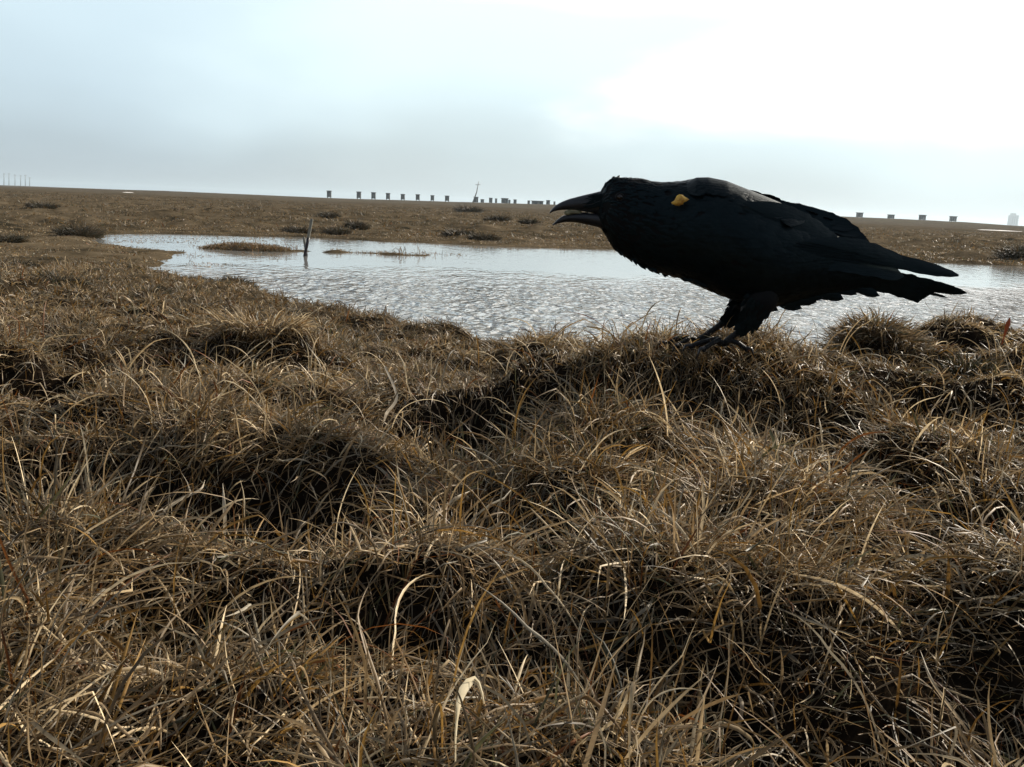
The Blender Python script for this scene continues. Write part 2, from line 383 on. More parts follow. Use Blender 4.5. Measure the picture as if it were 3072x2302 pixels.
def sector(n, rmin, rmax, amax=R(42), pw=1.0):
    r = (rng.random(n)**pw*(rmax**2-rmin**2)+rmin**2)**.5
    a = rng.uniform(-amax, amax, n)
    return r*np.sin(a), r*np.cos(a)
def tint_patch(x, y):
    return .92+.28*vnoise(x, y, .35, 1)+.12*vnoise(x, y, .09, 2)
G = Grass()
raven_x = float(on_y(2150, 1030, YR)[0])
def zone(n, rmin, rmax, Lr, Wr, segs, fold, wts, amax=R(42), spread=.15, mat_frac=.45, pw=1.0, gap=.35, kink=.55, bright=1.0):
    x, y = sector(n, rmin, rmax, amax, pw)
    d, cx, cy, cid = cells(x, y, spread, 0)
    h = H(x, y)
    dens = np.clip(1.25-d/(spread*.75), .25, 1)*np.where(vnoise(x, y, spread*.9, 3)+.6*vnoise(x, y, spread*2.2, 4) < -gap, .22, 1)
    for hx, hy, rx, ry, dd in hol: dens = dens*(1-.6*np.exp(-((x-hx)/rx)**2-((y-hy)/ry)**2))
    keep = (h > .004) & (rng.random(n) < dens)
    x, y, d, cx, cy, cid = (q[keep] for q in (x, y, d, cx, cy, cid)); n = len(x)
    matted = rng.random(n) < mat_frac
    out = np.arctan2(y-cy, x-cx)
    lay = 2.2*vnoise(x, y, .6, 3)+1.2*vnoise(x, y, .22, 5)      # locally the sward is combed one way
    phi = np.where(rng.random(n) < .45, out+rng.normal(0, .7, n), np.where(rng.random(n) < .5, -1.0+lay*1.3+rng.normal(0, .5, n), rng.uniform(0, 2*math.pi, n)))
    rel = np.clip(d/(spread*.6), 0, 1)
    th0 = np.where(matted, rng.uniform(.9, 1.5, n), rng.uniform(.1, .7, n)+rel*.5)
    th1 = np.where(matted, rng.uniform(1.3, 1.9, n), th0+rng.uniform(.2, 2.2, n))
    L = rng.uniform(*Lr, n)*np.where(rng.random(n) < .08, 1.5, 1)*(.75+.5*cid)
    crest = sum(np.exp(-((x-mx)/rx)**2-((y-my)/ry)**2) for mx, my, mz, rx, ry in mounds[:8])
    L = L*(1-.35*np.clip(crest, 0, 1))
    W = rng.uniform(*Wr, n)*np.where(rng.random(n) < .10, 1.35, 1)
    c = palette(n, wts, tint_patch(x, y)*bright)
    G.blades(x, y, L, W, phi, th0, th1, c, segs, fold, kink=kink)
zone(30000, .28, 1.15, (.030,.085), (.0010,.0023), 7, True, W_near, R(44), mat_frac=.55, kink=.8, gap=.5)
zone(36000, .28, 1.25, (.02,.06), (.0005,.0012), 5, False, (14,5,20,14,6,4,20,1,8,14), R(44), mat_frac=.65, kink=.8, gap=1.0)
zone(38000, 1.10, 2.5, (.025,.065), (.0013,.0023), 6, False, W_near, R(42), mat_frac=.5, kink=.6)
zone(90000, 1.10, 2.7, (.015,.045), (.0009,.0018), 4, False, W_mid, R(42), mat_frac=.6, kink=.7, gap=1.6)
zone(70000, 2.4, 4.4, (.02,.055), (.002,.004), 4, False, W_mid, R(40), mat_frac=.4, gap=.8)
zone(75000, 4.2, 7.5, (.03,.065), (.003,.0055), 3, False, W_mid, R(36), mat_frac=.4, gap=.7)
zone(100000, 7.0, 18, (.02,.048), (.004,.008), 3, False, W_mid, R(38), spread=.35, mat_frac=.45, gap=.4)
zone(90000, 15, 60, (.04,.09), (.007,.016), 3, False, (10,2,22,18,8,4,14,0,10,14), R(36), spread=.7, mat_frac=.5, pw=1.3, gap=.4)
# dark little tussocks all over the plain, too many to count
for nc, r0_, r1_, rad_, Lm, wd_ in ((240, 3.6, 9, .10, .05, .003), (800, 9, 26, .20, .07, .006), (1500, 20, 75, .38, .12, .014)):
    cx_, cy_ = sector(nc, r0_, r1_, R(37), 1.2); k = (H(cx_, cy_) > .03) & (pond_sd(cx_, cy_) > .15); cx_, cy_ = cx_[k], cy_[k]
    per = 34; sz = np.repeat(rng.uniform(.35, 1.15, len(cx_))**1.5, per); dk = np.repeat(rng.uniform(.45, 1, len(cx_)), per)
    m_ = len(sz); a = rng.uniform(0, 6.283, m_); r = rng.random(m_)**.5
    x = np.repeat(cx_, per)+r*np.cos(a)*rad_*sz; y = np.repeat(cy_, per)+r*np.sin(a)*rad_*sz*.7
    G.blades(x, y, rng.uniform(.5, 1, m_)*Lm*sz, np.full(m_, wd_), a, r*.8, r*.8+rng.uniform(.3, 1.6, m_), palette(m_, (3,0,8,6,0,0,3,0,16,10))*dk[:, None], 3)
# long pale arching blades thrown across the sward
n = 900
x, y = sector(n, .42, 1.9, R(40))
k = H(x, y) > .1; x = x[k]; y = y[k]; n = len(x)
G.blades(x, y, rng.uniform(.05, .13, n), rng.uniform(.0014, .0027, n), rng.uniform(0, 6.28, n), rng.uniform(.1, .8, n), rng.uniform(1.2, 2.5, n),
         palette(n, (5,10,1,4,4,1,2,9,0,0)), 12, True, kink=.45, curl=.5)
# the thick blades that arch across the bottom of the view
def hero(pts, dist, w, c):
    pts = np.array(pts, float); t = np.linspace(0, 1, len(pts)); tt_ = np.linspace(0, 1, 22)
    q = np.stack([ip(tt_, t, pts[:, 0]), ip(tt_, t, pts[:, 1])], -1); d = np.gradient(q, axis=0); d /= np.linalg.norm(d, axis=1)[:, None]; nn = np.stack([-d[:, 1], d[:, 0]], -1)
    hw = w/2*np.clip(np.minimum(.6+tt_, (1-tt_)*3+.12), .1, 1)
    dd = dist-.03*np.sin(tt_*math.pi)
    V = np.stack([on_y(q[:, 0]+nn[:, 0]*hw*k, q[:, 1]+nn[:, 1]*hw*k, dd+(0 if k else -.0008)) for k in (-1, 0, 1)], 1).reshape(-1, 3)
    i, j = np.meshgrid(np.arange(21)*3, np.arange(2), indexing='ij'); a = (i+j).ravel()+G.n
    G.V.append(V.astype(np.float32)); G.F.append(np.stack([a, a+1, a+4, a+3], -1)); G.C.append(np.tile(np.array(c, np.float32), (len(V), 1))); G.n += len(V)
for pts, dist, w, c in [([(525,2310),(560,2225),(610,2160),(680,2135),(755,2160),(820,2215),(870,2290)], .50, 13, (.46,.40,.26)), ([(770,2235),(785,2170),(825,2110),(890,2083),(960,2125),(1010,2180)], .52, 12, (.52,.45,.32)),
    ([(560,2222),(650,2210),(780,2228)], .51, 10, (.42,.36,.24)), ([(1450,2150),(1600,2085),(1665,2030),(1700,1930),(1720,1800)], .60, 11, (.34,.28,.2)), ([(892,1870),(895,1790),(920,1720),(945,1690)], .70, 13, (.6,.54,.42)),
    ([(45,2320),(70,2260),(88,2210),(40,2170),(0,2130)], .5, 14, (.5,.42,.3)), ([(200,1900),(240,1830),(300,1803),(380,1805),(450,1860)], .66, 9, (.4,.34,.22)), ([(670,1640),(675,1560),(668,1450)], .85, 11, (.55,.48,.36)),
    ([(1155,1100),(1190,1190),(1160,1240),(1150,1275)], 1.25, 9, (.6,.54,.44)), ([(480,1640),(490,1540),(540,1500),(600,1470),(615,1440)], .88, 8, (.55,.48,.36)), ([(75,1625),(110,1690),(150,1740)], .76, 14, (.5,.42,.3)),
    ([(1180,1790),(1260,1750),(1340,1740),(1400,1770)], .72, 9, (.45,.38,.27)), ([(2520,1760),(2560,1745),(2600,1770),(2625,1810)], .72, 10, (.62,.55,.46)), ([(2950,2290),(2900,2190),(2800,2050),(2760,1950)], .52, 9, (.48,.4,.28)),
    ([(2180,2250),(2215,2180),(2225,2110),(2200,2070)], .54, 12, (.52,.44,.32)), ([(1760,1880),(1800,1950),(1850,2030),(1880,2070)], .6, 10, (.6,.53,.42)), ([(1280,1650),(1300,1560),(1360,1500),(1420,1470)], .8, 9, (.5,.43,.32))]:
    hero(pts, dist, w, c)
# sedge stems standing in the shallows along the far bank, and round the islet
def shallows(n, box, hgt, wd, cond):
    u = rng.uniform(box[0], box[1], n); v = rng.uniform(box[2], box[3], n)
    p = on_z(u, v); x, y = p[:, 0], p[:, 1]
    k = cond(x, y); x, y = x[k], y[k]; m = len(x)
    G.blades(x, y, rng.uniform(hgt*.5, hgt, m), np.full(m, wd), rng.uniform(0, 6.28, m), rng.uniform(0, .4, m), rng.uniform(.4, 1.5, m), palette(m, (3,0,6,6,3,5,2,0,4,8)), 3, False, z0=.0)
wet = lambda x, y: (H(x, y) <= .02) & (H(x, y) > -.2)
G.V  # (blades in water start from the bed, so lift them to the surface)
nn = 2600; fx, fy = float(on_y(2130, 1032, YR)[0]), YR      # tangle round the bird's feet
a = rng.uniform(0, 6.283, nn); r = rng.random(nn)**.5*.16
G.blades(fx+r*np.cos(a)*1.3, fy+r*np.sin(a)*.8-.02, rng.uniform(.025, .062, nn), rng.uniform(.0009, .0018, nn), rng.uniform(0, 6.28, nn), rng.uniform(.2, 1.2, nn), rng.uniform(1, 2.2, nn), palette(nn, W_near), 6, False, kink=.6)
for ic, rx, ry, nn in ((isl, .52, .22, 1900), (isl2, .6, .12, 260)):
    a = rng.uniform(0, 6.283, nn); r = rng.random(nn)**.5
    G.blades(ic[0]+rx*r*np.cos(a), ic[1]+ry*r*np.sin(a), rng.uniform(.02, .045, nn), rng.uniform(.003, .006, nn), rng.uniform(0, 6.28, nn), rng.uniform(.1, .9, nn), rng.uniform(.8, 2, nn), palette(nn, (8,0,14,16,8,8,4,0,3,8)), 3)
shallows(1700, (860, 1760, 716, 768), .13, .006, lambda x, y: (vnoise(x, y, .8, 2) > .05) & (pond_sd(x, y) < 0) & (H(x, y) > -.25))
shallows(700, (560, 860, 735, 800), .12, .005, lambda x, y: (vnoise(x, y, .5, 1) > .2) & (pond_sd(x, y) < 0))
shallows(500, (320, 900, 706, 730), .10, .006, lambda x, y: pond_sd(x, y) < 0)
o = G.build('grass'); tag(o, 'dry brown and straw coloured grass matted over the near bank and plain', 'grass', kind='stuff')

# ---------------------------------------------------------------- single tussocks and shrubs one can pick out
def tussock(name, u, v, y, rad, hgt, label, cat, group, wts, dark=1.0, nb=700, wd=.0022, zbase=None):
    p = on_y(u, v, y); x0_, y0_ = p[0], p[1]
    z0_ = float(H(x0_, y0_)) if zbase is None else zbase
    t = thing(name, (x0_, y0_, z0_), label, cat, group)
    g = Grass(); r = rad*rng.random(nb)**.5*.75; a = rng.uniform(0, 6.283, nb)
    x = x0_+r*np.cos(a); yy = y0_+r*np.sin(a)*.8
    g.blades(x, yy, rng.uniform(.55, 1.05, nb)*hgt, rng.uniform(.7, 1.3, nb)*wd, a+rng.normal(0, .7, nb), r/rad*.9+rng.uniform(0, .35, nb), r/rad*.9+rng.uniform(.6, 2.2, nb),
             palette(nb, wts)*dark, 5, False, kink=.3)
    g.build('foliage', t)
    m = MB()
    for i in range(9):
        a_ = i*.7; q = np.array([x0_+rad*.35*math.cos(a_)*(i % 3)/2, y0_+rad*.3*math.sin(a_)*(i % 3)/2, z0_-.01])
        m.tube([q, q+[.1*rad*math.cos(a_), .1*rad*math.sin(a_), hgt*.3], q+[.35*rad*math.cos(a_), .3*rad*math.sin(a_), hgt*.55]], [wd*1.2, wd, wd*.5], 5)
    m.build('stem', M_leg if dark < .6 else M_wood_pale, t)
    return t
WD = (4,1,6,6,2,2,4,0,14,8)
tussock('grass_tussock', 2625, 990, 1.74, .10, .066, 'rounded brown grass tussock breaking the water line behind the tail of the raven', 'tussock', None, (14,3,14,9,3,2,14,1,8,10), .85, 1500, .0020)
tussock('grass_tussock', 785, 1015, 2.04, .12, .10, 'pale bent grass tuft above the dark hollow on the left bank', 'tussock', None, (14,16,8,6,3,1,8,10,0,2), 1.0, 700, .0024)
tussock('grass_tussock', 2905, 1085, 1.62, .06, .06, 'small dark green tuft on the right bank under the red orange leaf', 'tussock', None, (1,0,2,2,0,0,2,0,14,6), .55, 500, .0022)
shr = 'low dark shrubs scattered over the far plain'
SH = [('shrub beside the left tip of the pond', 240, 738, 11.0, .62, .26), ('shrub at the left edge of the photo above the pale speck', 22, 742, 9.0, .32, .2),
      ('shrub on the far bank behind and right of the taller stake', 1010, 712, 14.5, .45, .22), ('shrub on the far bank directly behind the taller stake', 895, 711, 14.6, .55, .2),
      ('pair shaped shrub on the far bank midway between stakes and beak', 1375, 706, 15.5, .5, .3), ('widest shrub on the far bank left of the throat of the raven', 1450, 717, 14.5, .6, .22),
      ('shrub alone on the open plain above and right of the stakes', 985, 665, 22, .5, .3), ('shrub on the plain straight above the stakes to the right', 1070, 700, 16.5, .35, .28),
      ('shrub on the far bank just above the end of the wing', 2760, 770, 12.6, .45, .2), ('large shrub at the right edge of the photo above the pond', 3050, 752, 15, .65, .42),
      ('shrub on the plain left of the pond among tufts', 130, 665, 20, .7, .3), ('shrub in front of the skyline near the leaning mast', 1405, 616, 50, 1.6, .8),
      ('shrub on the plain just below and left of the beak', 1490, 672, 25, .8, .3), ('shrub on the plain under the open beak', 1590, 678, 24, .6, .3),
      ('shrub near the left shore among pale grass', 60, 830, 6.2, .30, .14), ('shrub on the near shore point where water meets land', 590, 838, 6.2, .22, .10),
      ('shrub left of the near pond shore by the bend', 710, 868, 5.6, .22, .10), ('shrub in the dark row on the left bank nearest the photo edge', 190, 945, 3.9, .24, .11),
      ('shrub in the dark row on the left bank in the middle', 340, 948, 3.9, .2, .10), ('shrub in the dark row on the left bank nearest the water', 445, 950, 3.9, .17, .12)]
for lb, u, v, y, rad, hg in SH:
    zb = None
    w = max(.003, .0016*y**.75)
    tussock('low_shrub', u, v, y, rad*.5, hg*.8, 'dark green '+lb, 'shrub', shr, (1,0,4,4,0,0,3,0,20,9), .42, 900, w*.45)

# the small red leaf on the right bank
p = on_y(3018, 992, 1.72); p[2] = max(p[2], float(H(p[0], p[1])))
m = MB(); a = .0045
prof = [(-.028, .0012), (-.012, .0014), (0, .003), (.010, .0048), (.018, .0036), (.026, .0006)]
V = []
for z, w in prof: V += [(p[0]-w+z*.15, p[1], p[2]+z), (p[0]+z*.15, p[1]-w*.5, p[2]+z), (p[0]+w+z*.15, p[1], p[2]+z)]
Fc = [(3*i+j, 3*i+j+1, 3*i+j+4, 3*i+j+3) for i in range(len(prof)-1) for j in (0, 1)]
m.add(V, Fc); o = m.build('leaf', M_leafred); tag(o, 'tiny red orange leaf standing upright in the grass at the right edge', 'leaf')

# broad pale blade close to the lens
pb = [(1366,2290,5),(1366,2220,6),(1370,2160,9),(1376,2110,17),(1390,2070,27),(1408,2046,26),(1424,2036,16),(1436,2048,9),(1446,2080,7),(1452,2112,4)]
m = MB(); V = []
for i, (a, b, w) in enumerate(pb):
    q = np.array(pb[min(i+1, len(pb)-1)][:2])-np.array(pb[max(i-1, 0)][:2]); q = q/np.linalg.norm(q); nn = np.array([-q[1], q[0]])
    for t, dy in ((-1, 0), (0, .002), (1, 0)): V.append(on_y(a+nn[0]*w/2*t, b+nn[1]*w/2*t, .40+dy-.01*i/8))
m.add(V, [(3*i+j, 3*i+j+1, 3*i+j+4, 3*i+j+3) for i in range(len(pb)-1) for j in (0, 1)])
o = m.build('dry_sedge', M_pale); tag(o, 'broad pale cream sedge leaf bent over at the bottom centre, closest to the viewer', 'plant')

# ---------------------------------------------------------------- stakes in the pond
def stake(top, ub, vb, hsplit, wid, label, dy=0.0):
    base = on_z(ub, vb); yb = base[1]+dy
    base = on_y(ub, vb, yb); tp = on_y(top[0], top[1], yb)
    base[2] = 0; d = tp-base
    t = thing('wooden_stake', base, label, 'stake', 'wooden stakes standing in the pond')
    m = MB(); m.tube([base-d/np.linalg.norm(d)*.12, base, base+d*hsplit*.6, base+d*hsplit], [wid*.9, wid, wid*1.05, wid*.95], 8, .7); m.build('wet_foot', M_wood_wet, t)
    m = MB(); m.tube([base+d*hsplit, base+d*(hsplit+.02), base+d*.75, base+d*.985, base+d], [wid*.93, wid*.98, wid, wid*.95, wid*.45], 8, .7); m.build('shaft', M_wood_pale, t)
stake((936, 657), 914, 769, .5, .016, 'tall pale wooden stake with wet dark foot standing in the pond')
stake((911, 711), 920, 767, .55, .013, 'short wooden stake crossing the foot of the taller pale one', -.03)

# ---------------------------------------------------------------- skyline
def hut(u, vt, w_px, h_px, dist, label, kind=0, group='dark huts in a spaced row along the skyline'):
    vb = vt+h_px
    pb = on_y(u, vb, dist); s = dist/F
    W_, H_ = w_px*s, h_px*s; zb = float(H(pb[0], dist)); pt = on_y(u, vt, dist); H_ = pt[2]-zb
    t = thing('hut', (pb[0], dist, zb), label, 'hut', group)
    leg = H_*.12 if kind == 0 else 0.05
    m = MB(); m.box((pb[0], dist, zb+leg+(H_*.9-leg)/2), (W_*.88, W_*.8, H_*.9-leg)); m.build('wall', M_hut, t, False)
    m = MB(); m.box((pb[0], dist, zb+H_*.95+.01), (W_*1.05, W_*.98, H_*.1)); m.build('roof', M_hut2, t, False)
    m = MB(); m.box((pb[0]+W_*.1, dist-W_*.40-.03, zb+leg+(H_*.9-leg)*.4), (W_*.2, .05, (H_*.9-leg)*.7)); m.build('door', M_door, t, False)
    if kind == 0:
        for sx in (-1, 1):
            for sy in (-1, 1):
                m = MB(); m.box((pb[0]+sx*W_*.36, dist+sy*W_*.3, zb+leg/2-.1), (W_*.09, W_*.09, leg+.2)); m.build('leg', M_hut, t, False)
    return t
D = 300
names = ['tallest dark hut standing apart at the left end of the row', 'second hut from the left in the row, after the wide gap', 'third hut from the left with a pale spot before it',
         'fourth hut from the left in the evenly spaced row', 'fifth hut from the left in the evenly spaced row', 'sixth hut from the left in the evenly spaced row',
         'smallest low hut, seventh from the left in the spaced row', 'eighth hut from the left, last before the leaning mast']
for (X, a, b, w), lb in zip([(338,178,213,13),(557,185,226,13),(665,190,228,13),(772,196,230,12),(881,203,236,12),(991,205,240,12),(1099,212,243,11),(1207,215,250,13)], names):
    hut(850+X/2.458, 500+a/2.458, w, (b-a)/2.458, D, 'distant '+lb)
oth = [(1428,591,14,10,'broad dark hut at the foot of the leaning mast'), (1447,598,11,6,'lowest dark shed right of the leaning mast'),
       (1472,594,11,11,'left one of two close sheds past the leaning mast'), (1488,596,7,10,'narrow right one of two close sheds past the mast'),
       (1514,595,22,11,'widest dark building in the group before the beak'), (1528,600,7,7,'small lean shed against the widest building'),
       (1545,599,10,9,'single squat shed between widest building and long row'), (1586,602,8,8,'shed at the left end of the long low building'),
       (1644,601,12,11,'shed close to the tip of the beak'), (1663,605,6,9,'narrow upright shed touching the tip of the beak')]
for u, vt, w, h_, lb in oth: hut(u, vt, w, h_, D, 'distant '+lb, 1, 'dark sheds clustered on the skyline left of the beak')
hut(1612, 603, 38, 9, D, 'long low grey building on the skyline left of the beak', 1, 'dark sheds clustered on the skyline left of the beak')
for (u, vt, hh), lb in zip([(2578,638,13),(2672,644,14),(2766,645,16),(2858,649,17)], ['first hut from the left behind the back of the raven','second hut from the left, right of the raven','third hut from the left, right of the raven','last hut at the right end, right of the raven']):
    hut(u, vt, 17, hh, D+40, 'distant grey '+lb, 0, 'huts in the row right of the raven')
# leaning mast
b_ = on_y(1419, 606, D+10); t_ = on_y(1436, 545, D+10); zb = float(H(b_[0], D+10)); b_[2] = zb
t = thing('mast', b_, 'thin leaning mast rising above the dark huts on the skyline', 'mast')
m = MB(); m.tube([b_, b_+(t_-b_)*.5+[.3,0,0], t_], [.26,.18,.10], 6); m.build('pole', M_metal, t)
m = MB(); c = b_+(t_-b_)*.84; m.tube([c+[-.8,0,0], c+[.9,0,.1]], [.10,.10], 5); m.build('crossbar', M_metal, t)
# faint array of poles at the far left
for i, (u, vt) in enumerate([(-12,524),(12,520),(27,520),(45,524),(62,526),(76,525),(89,532)]):
    dd = 1500; b_ = on_y(u, 560, dd); t_ = on_y(u, vt, dd); b_[2] = float(H(b_[0], dd))
    lb = ['far left pole cut off beyond the frame in the faint row','leftmost visible pole of the faint row at the left edge','second visible pole of the faint row, joined by a bar to the first','middle pole of the faint row at the left edge',
          'fourth visible pole of the faint row','fifth visible pole of the faint row','shortest and rightmost pole of the faint row'][i]
    if i == 0: continue
    t = thing('utility_pole', b_, lb, 'pole', 'faint row of poles at the left edge of the skyline')
    m = MB(); m.tube([b_, t_], [.75, .55], 6); m.build('pole', M_metal, t)
    m = MB(); m.tube([t_+[-2.2,0,-1.2], t_+[2.2,0,-1.2]], [.3,.3], 5); m.build('crossarm', M_metal, t)
# faint tower on the far right
dd = 1900; b_ = on_y(3037, 676, dd); b_[2] = float(H(b_[0], dd)); s = dd/F
t = thing('tower_building', b_, 'faint grey tower building fading into haze at the far right skyline', 'building')
hh = on_y(3037, 640, dd)[2]-b_[2]
m = MB(); m.box(b_+[0,0,hh*.42], (22*s, 12, hh*.84)); m.build('wall', M_metal, t, False)
m = MB(); m.box(b_+[-2*s,0,hh*.92], (11*s, 8, hh*.16)); m.build('roof_house', M_metal, t, False)
for kx in (-1, 0, 1):
    m = MB(); m.box(b_+[kx*6*s,-6.2,hh*.45], (2.5*s, .3, hh*.6)); m.build('window', M_hut, t, False)
# old snow lying on the plain
def snow(u, v, wpx, dpt, name='snow_patch'):
    c = on_z(u, v, .10); ang = np.linspace(0, 2*math.pi, 28, endpoint=False)
    rx = wpx/2*c[1]/F
    rim = [(c[0]+rx*math.cos(a)*(1+.15*math.sin(3*a+u)), c[1]+dpt*math.sin(a), 0) for a in ang]
    mid = [(c[0]+.6*(q[0]-c[0]), c[1]+.6*(q[1]-c[1]), .22) for q in rim]
    hz = float(H(c[0], c[1]))
    V = [(a, b, hz-.05) for a, b, _ in rim]+[(a, b, hz+.07) for a, b, _ in mid]+[(c[0], c[1], hz+.10)]
    n = 28
    Fc = [(i, (i+1) % n, n+(i+1) % n, n+i) for i in range(n)]+[(n+i, n+(i+1) % n, 2*n) for i in range(n)]
    o = mesh_obj(name, V, Fc, M_snow); o['kind'] = 'structure'
snow(3005, 690, 80, 6); snow(385, 579, 14, 3); snow(2455+165, 662, 8, 3)

# ---------------------------------------------------------------- the raven
BU = [1784,1792,1802,1816,1839,1871,1926,1969,2027,2089,2150,2200,2260,2330,2400,2470,2550,2620,2665]
BT = [612,592,576,554,538,536,540,549,549,541,548,560,583,613,648,690,738,780,815]
BB = [640,664,682,704,742,764,796,812,828,852,878,896,914,914,896,884,874,868,850]
BW = [.002,.009,.0135,.0195,.0265,.031,.036,.041,.050,.060,.065,.066,.063,.055,.045,.036,.026,.018,.006]
def body_pt(u, th, lift=0.0):
    """point of the body surface: u = photo column of the slice, th = angle round it (0 near flank, pi/2 top)"""
    u = np.asarray(u, float); th = np.asarray(th, float)
    t, b, w = ip(u, BU, BT), ip(u, BU, BB), ip(u, BU, BW)
    vc = (t+b)/2; vh = (b-t)/2
    c, s = np.cos(th), np.sin(th)
    cs = np.sign(c)*np.abs(c)**.92; ss = np.sign(s)*np.abs(s)**.92
    lp = lift*F/YR
    p = on_y(u, vc-(vh+lp)*ss, np.full(u.shape, YR))
    p[..., 1] = YR-(w+lift)*cs
    return p
feet = on_y(2150, 1032, YR)
RV = thing('raven', feet, 'black raven crouching with open beak on the grassy mound by the pond', 'raven')
nu, nth = 90, 40
uu = BU[0]+(BU[-1]-BU[0])*(np.linspace(0, 1, nu))**1.15; tt = np.linspace(0, 2*math.pi, nth, endpoint=False)
UU, TT = np.meshgrid(uu, tt, indexing='ij')
V = body_pt(UU, TT).reshape(-1, 3)
i, k = np.meshgrid(np.arange(nu-1), np.arange(nth), indexing='ij'); k2 = (k+1) % nth
Fc = [tuple(q) for q in np.stack([i*nth+k, i*nth+k2, (i+1)*nth+k2, (i+1)*nth+k], -1).reshape(-1, 4)]
Fc += [tuple(range(nth-1, -1, -1)), tuple(range((nu-1)*nth, nu*nth))]
mesh_obj('body', V, Fc, M_skin, RV)

def feather_sheet(fn, n, ns=5):
    """n feathers at once; fn(s, t) gives points (n,3) for s along 0..1 and t across -1..1"""
    rows = []
    for i in range(ns+1):
        s = i/ns
        for t in (-1, 0, 1): rows.append(fn(s, t))
    V = np.stack(rows, 1).reshape(-1, 3); k = 3*(ns+1)
    b = (np.arange(n)*k)[:, None, None]; i = np.arange(ns)[None, :, None]*3; j = np.arange(2)[None, None, :]
    a = b+i+j
    return V, np.stack([a, a+1, a+4, a+3], -1).reshape(-1, 4)
def wprof(s):                                # outline of a body feather, round tip
    return .55+.45*math.sin(min(1, s*1.4)*math.pi/2) if s < .7 else math.sqrt(max(0, 1-((s-.7)/.32)**2))
# plumage: thousands of small overlapping feathers following the body surface
n = 5200
u = BU[0]+8+(2560-BU[0])*rng.random(n)**1.05; th = rng.uniform(0, 2*math.pi, n)
size = np.interp(u, [1790,1850,1950,2050,2200,2400,2560], [9,13,27,34,40,52,60])*rng.uniform(.8, 1.2, n)
wid = size*np.interp(u, [1790,1900,2100,2500], [.26,.20,.30,.30])
ang = rng.normal(0, .24, n); lf = rng.uniform(.0006, .0024, n)*np.interp(u, [1790,1850,1960,2600], [.3,.45,.7,1.3])
half = np.maximum((ip(u, BU, BB)-ip(u, BU, BT))/2, 12)
def pf(s, t):
    w = wprof(s)*wid
    un = u+size*s*np.cos(ang)+w*t*np.sin(ang)*-1
    tn = th+(size*s*np.sin(ang)+w*t)/np.maximum(half, 25)
    un = np.clip(un, BU[0], BU[-1]-2)
    return body_pt(un, tn, .0004+lf*s+.0005*(t == 0)+.0006*math.sin(s*3))
V, Fc = feather_sheet(pf, n)
PLV, PLF = V, Fc
# ruffled crown and nape feathers, belly and flank fringe that break the outline
def quill(mb_list, a, b, w, ya, yb, tilt=0.0, tip=.25, bend=0.0, ns=22, camber=.1, vane=1.0, root=.55):
    """one long feather from photo point a to b at depths ya..yb (m off the bird's mid plane); w in photo px"""
    a = np.array(a, float); b = np.array(b, float); d = b-a; Ln = np.linalg.norm(d); d /= Ln; nn = np.array([-d[1], d[0]])
    V = []
    for i in range(ns+1):
        s = i/ns
        q = a+d*Ln*s+nn*bend*4*s*(1-s); y = YR+ya+(yb-ya)*s
        pr = (root+(1-root)*math.sin(min(1, s*2)*math.pi/2))
        if s > 1-tip: pr *= max(.04, math.sqrt(max(0, 1-((s-1+tip)/tip)**2)))
        hw = w/2*pr*(1+(.07*rng.normal() if s > .45 else 0)); 
        for t in (-1, -.5, 0, .5, 1):
            tt_ = t*(vane if t < 0 else 1)
            V.append(on_y(q[0]+nn[0]*hw*tt_, q[1]+nn[1]*hw*tt_, y+tilt*t*hw/F*YR-camber*hw/F*YR*(1-t*t)*np.sign(-ya+1e-6)))
    Fc = [(5*i+j, 5*i+j+1, 5*i+j+6, 5*i+j+5) for i in range(ns) for j in range(4)]
    mb_list.add(np.array(V), Fc)
m = MB()
for k in range(60):                          # crown tuft
    u_ = rng.uniform(1812, 1875); v_ = float(ip(u_, BU, BT))+6
    quill(m, (u_, v_), (u_+rng.uniform(4, 14), v_-rng.uniform(5, 15)*(1.2 if u_ < 1850 else .6)), rng.uniform(4, 7), rng.uniform(-.012, .012), rng.uniform(-.012, .012), 0, .5, ns=4)
for k in range(70):                          # throat hackles
    u_ = rng.uniform(1805, 2000); v_ = float(ip(u_, BU, BB))-7
    quill(m, (u_, v_), (u_+rng.uniform(12, 26), v_+rng.uniform(10, 25)), rng.uniform(6, 10), rng.uniform(-.02, .02), rng.uniform(-.02, .02), 0, .6, ns=4)
for k in range(60):                          # breast and belly
    u_ = rng.uniform(1980, 2200); v_ = float(ip(u_, BU, BB))-10
    quill(m, (u_, v_), (u_+rng.uniform(28, 42), v_+rng.uniform(14, 24)), rng.uniform(12, 20), rng.uniform(-.03, .03), rng.uniform(-.03, .03), 0, .5, ns=4)
for (a, b, w) in [((2215,880),(2300,934),46),((2250,890),(2335,930),44),((2300,880),(2402,925),50),((2330,880),(2452,906),50),((2380,870),(2470,896),46),((2430,860),(2531,900),40),((2470,850),(2575,886),40),((2540,850),(2640,890),36)]:
    for e in range(3):
        quill(m, (a[0]-e*14, a[1]-e*6), (b[0]-e*16+rng.uniform(-4, 4), b[1]-e*7+rng.uniform(-3, 3)), w*rng.uniform(.7, 1), -.02+.02*e, -.018+.018*e, 0, .55, ns=6)
V2 = np.vstack(m.V); F2 = np.array(m.F)+len(PLV)
mesh_obj('plumage', np.vstack([PLV, V2]), np.vstack([PLF, F2]), M_feather, RV)

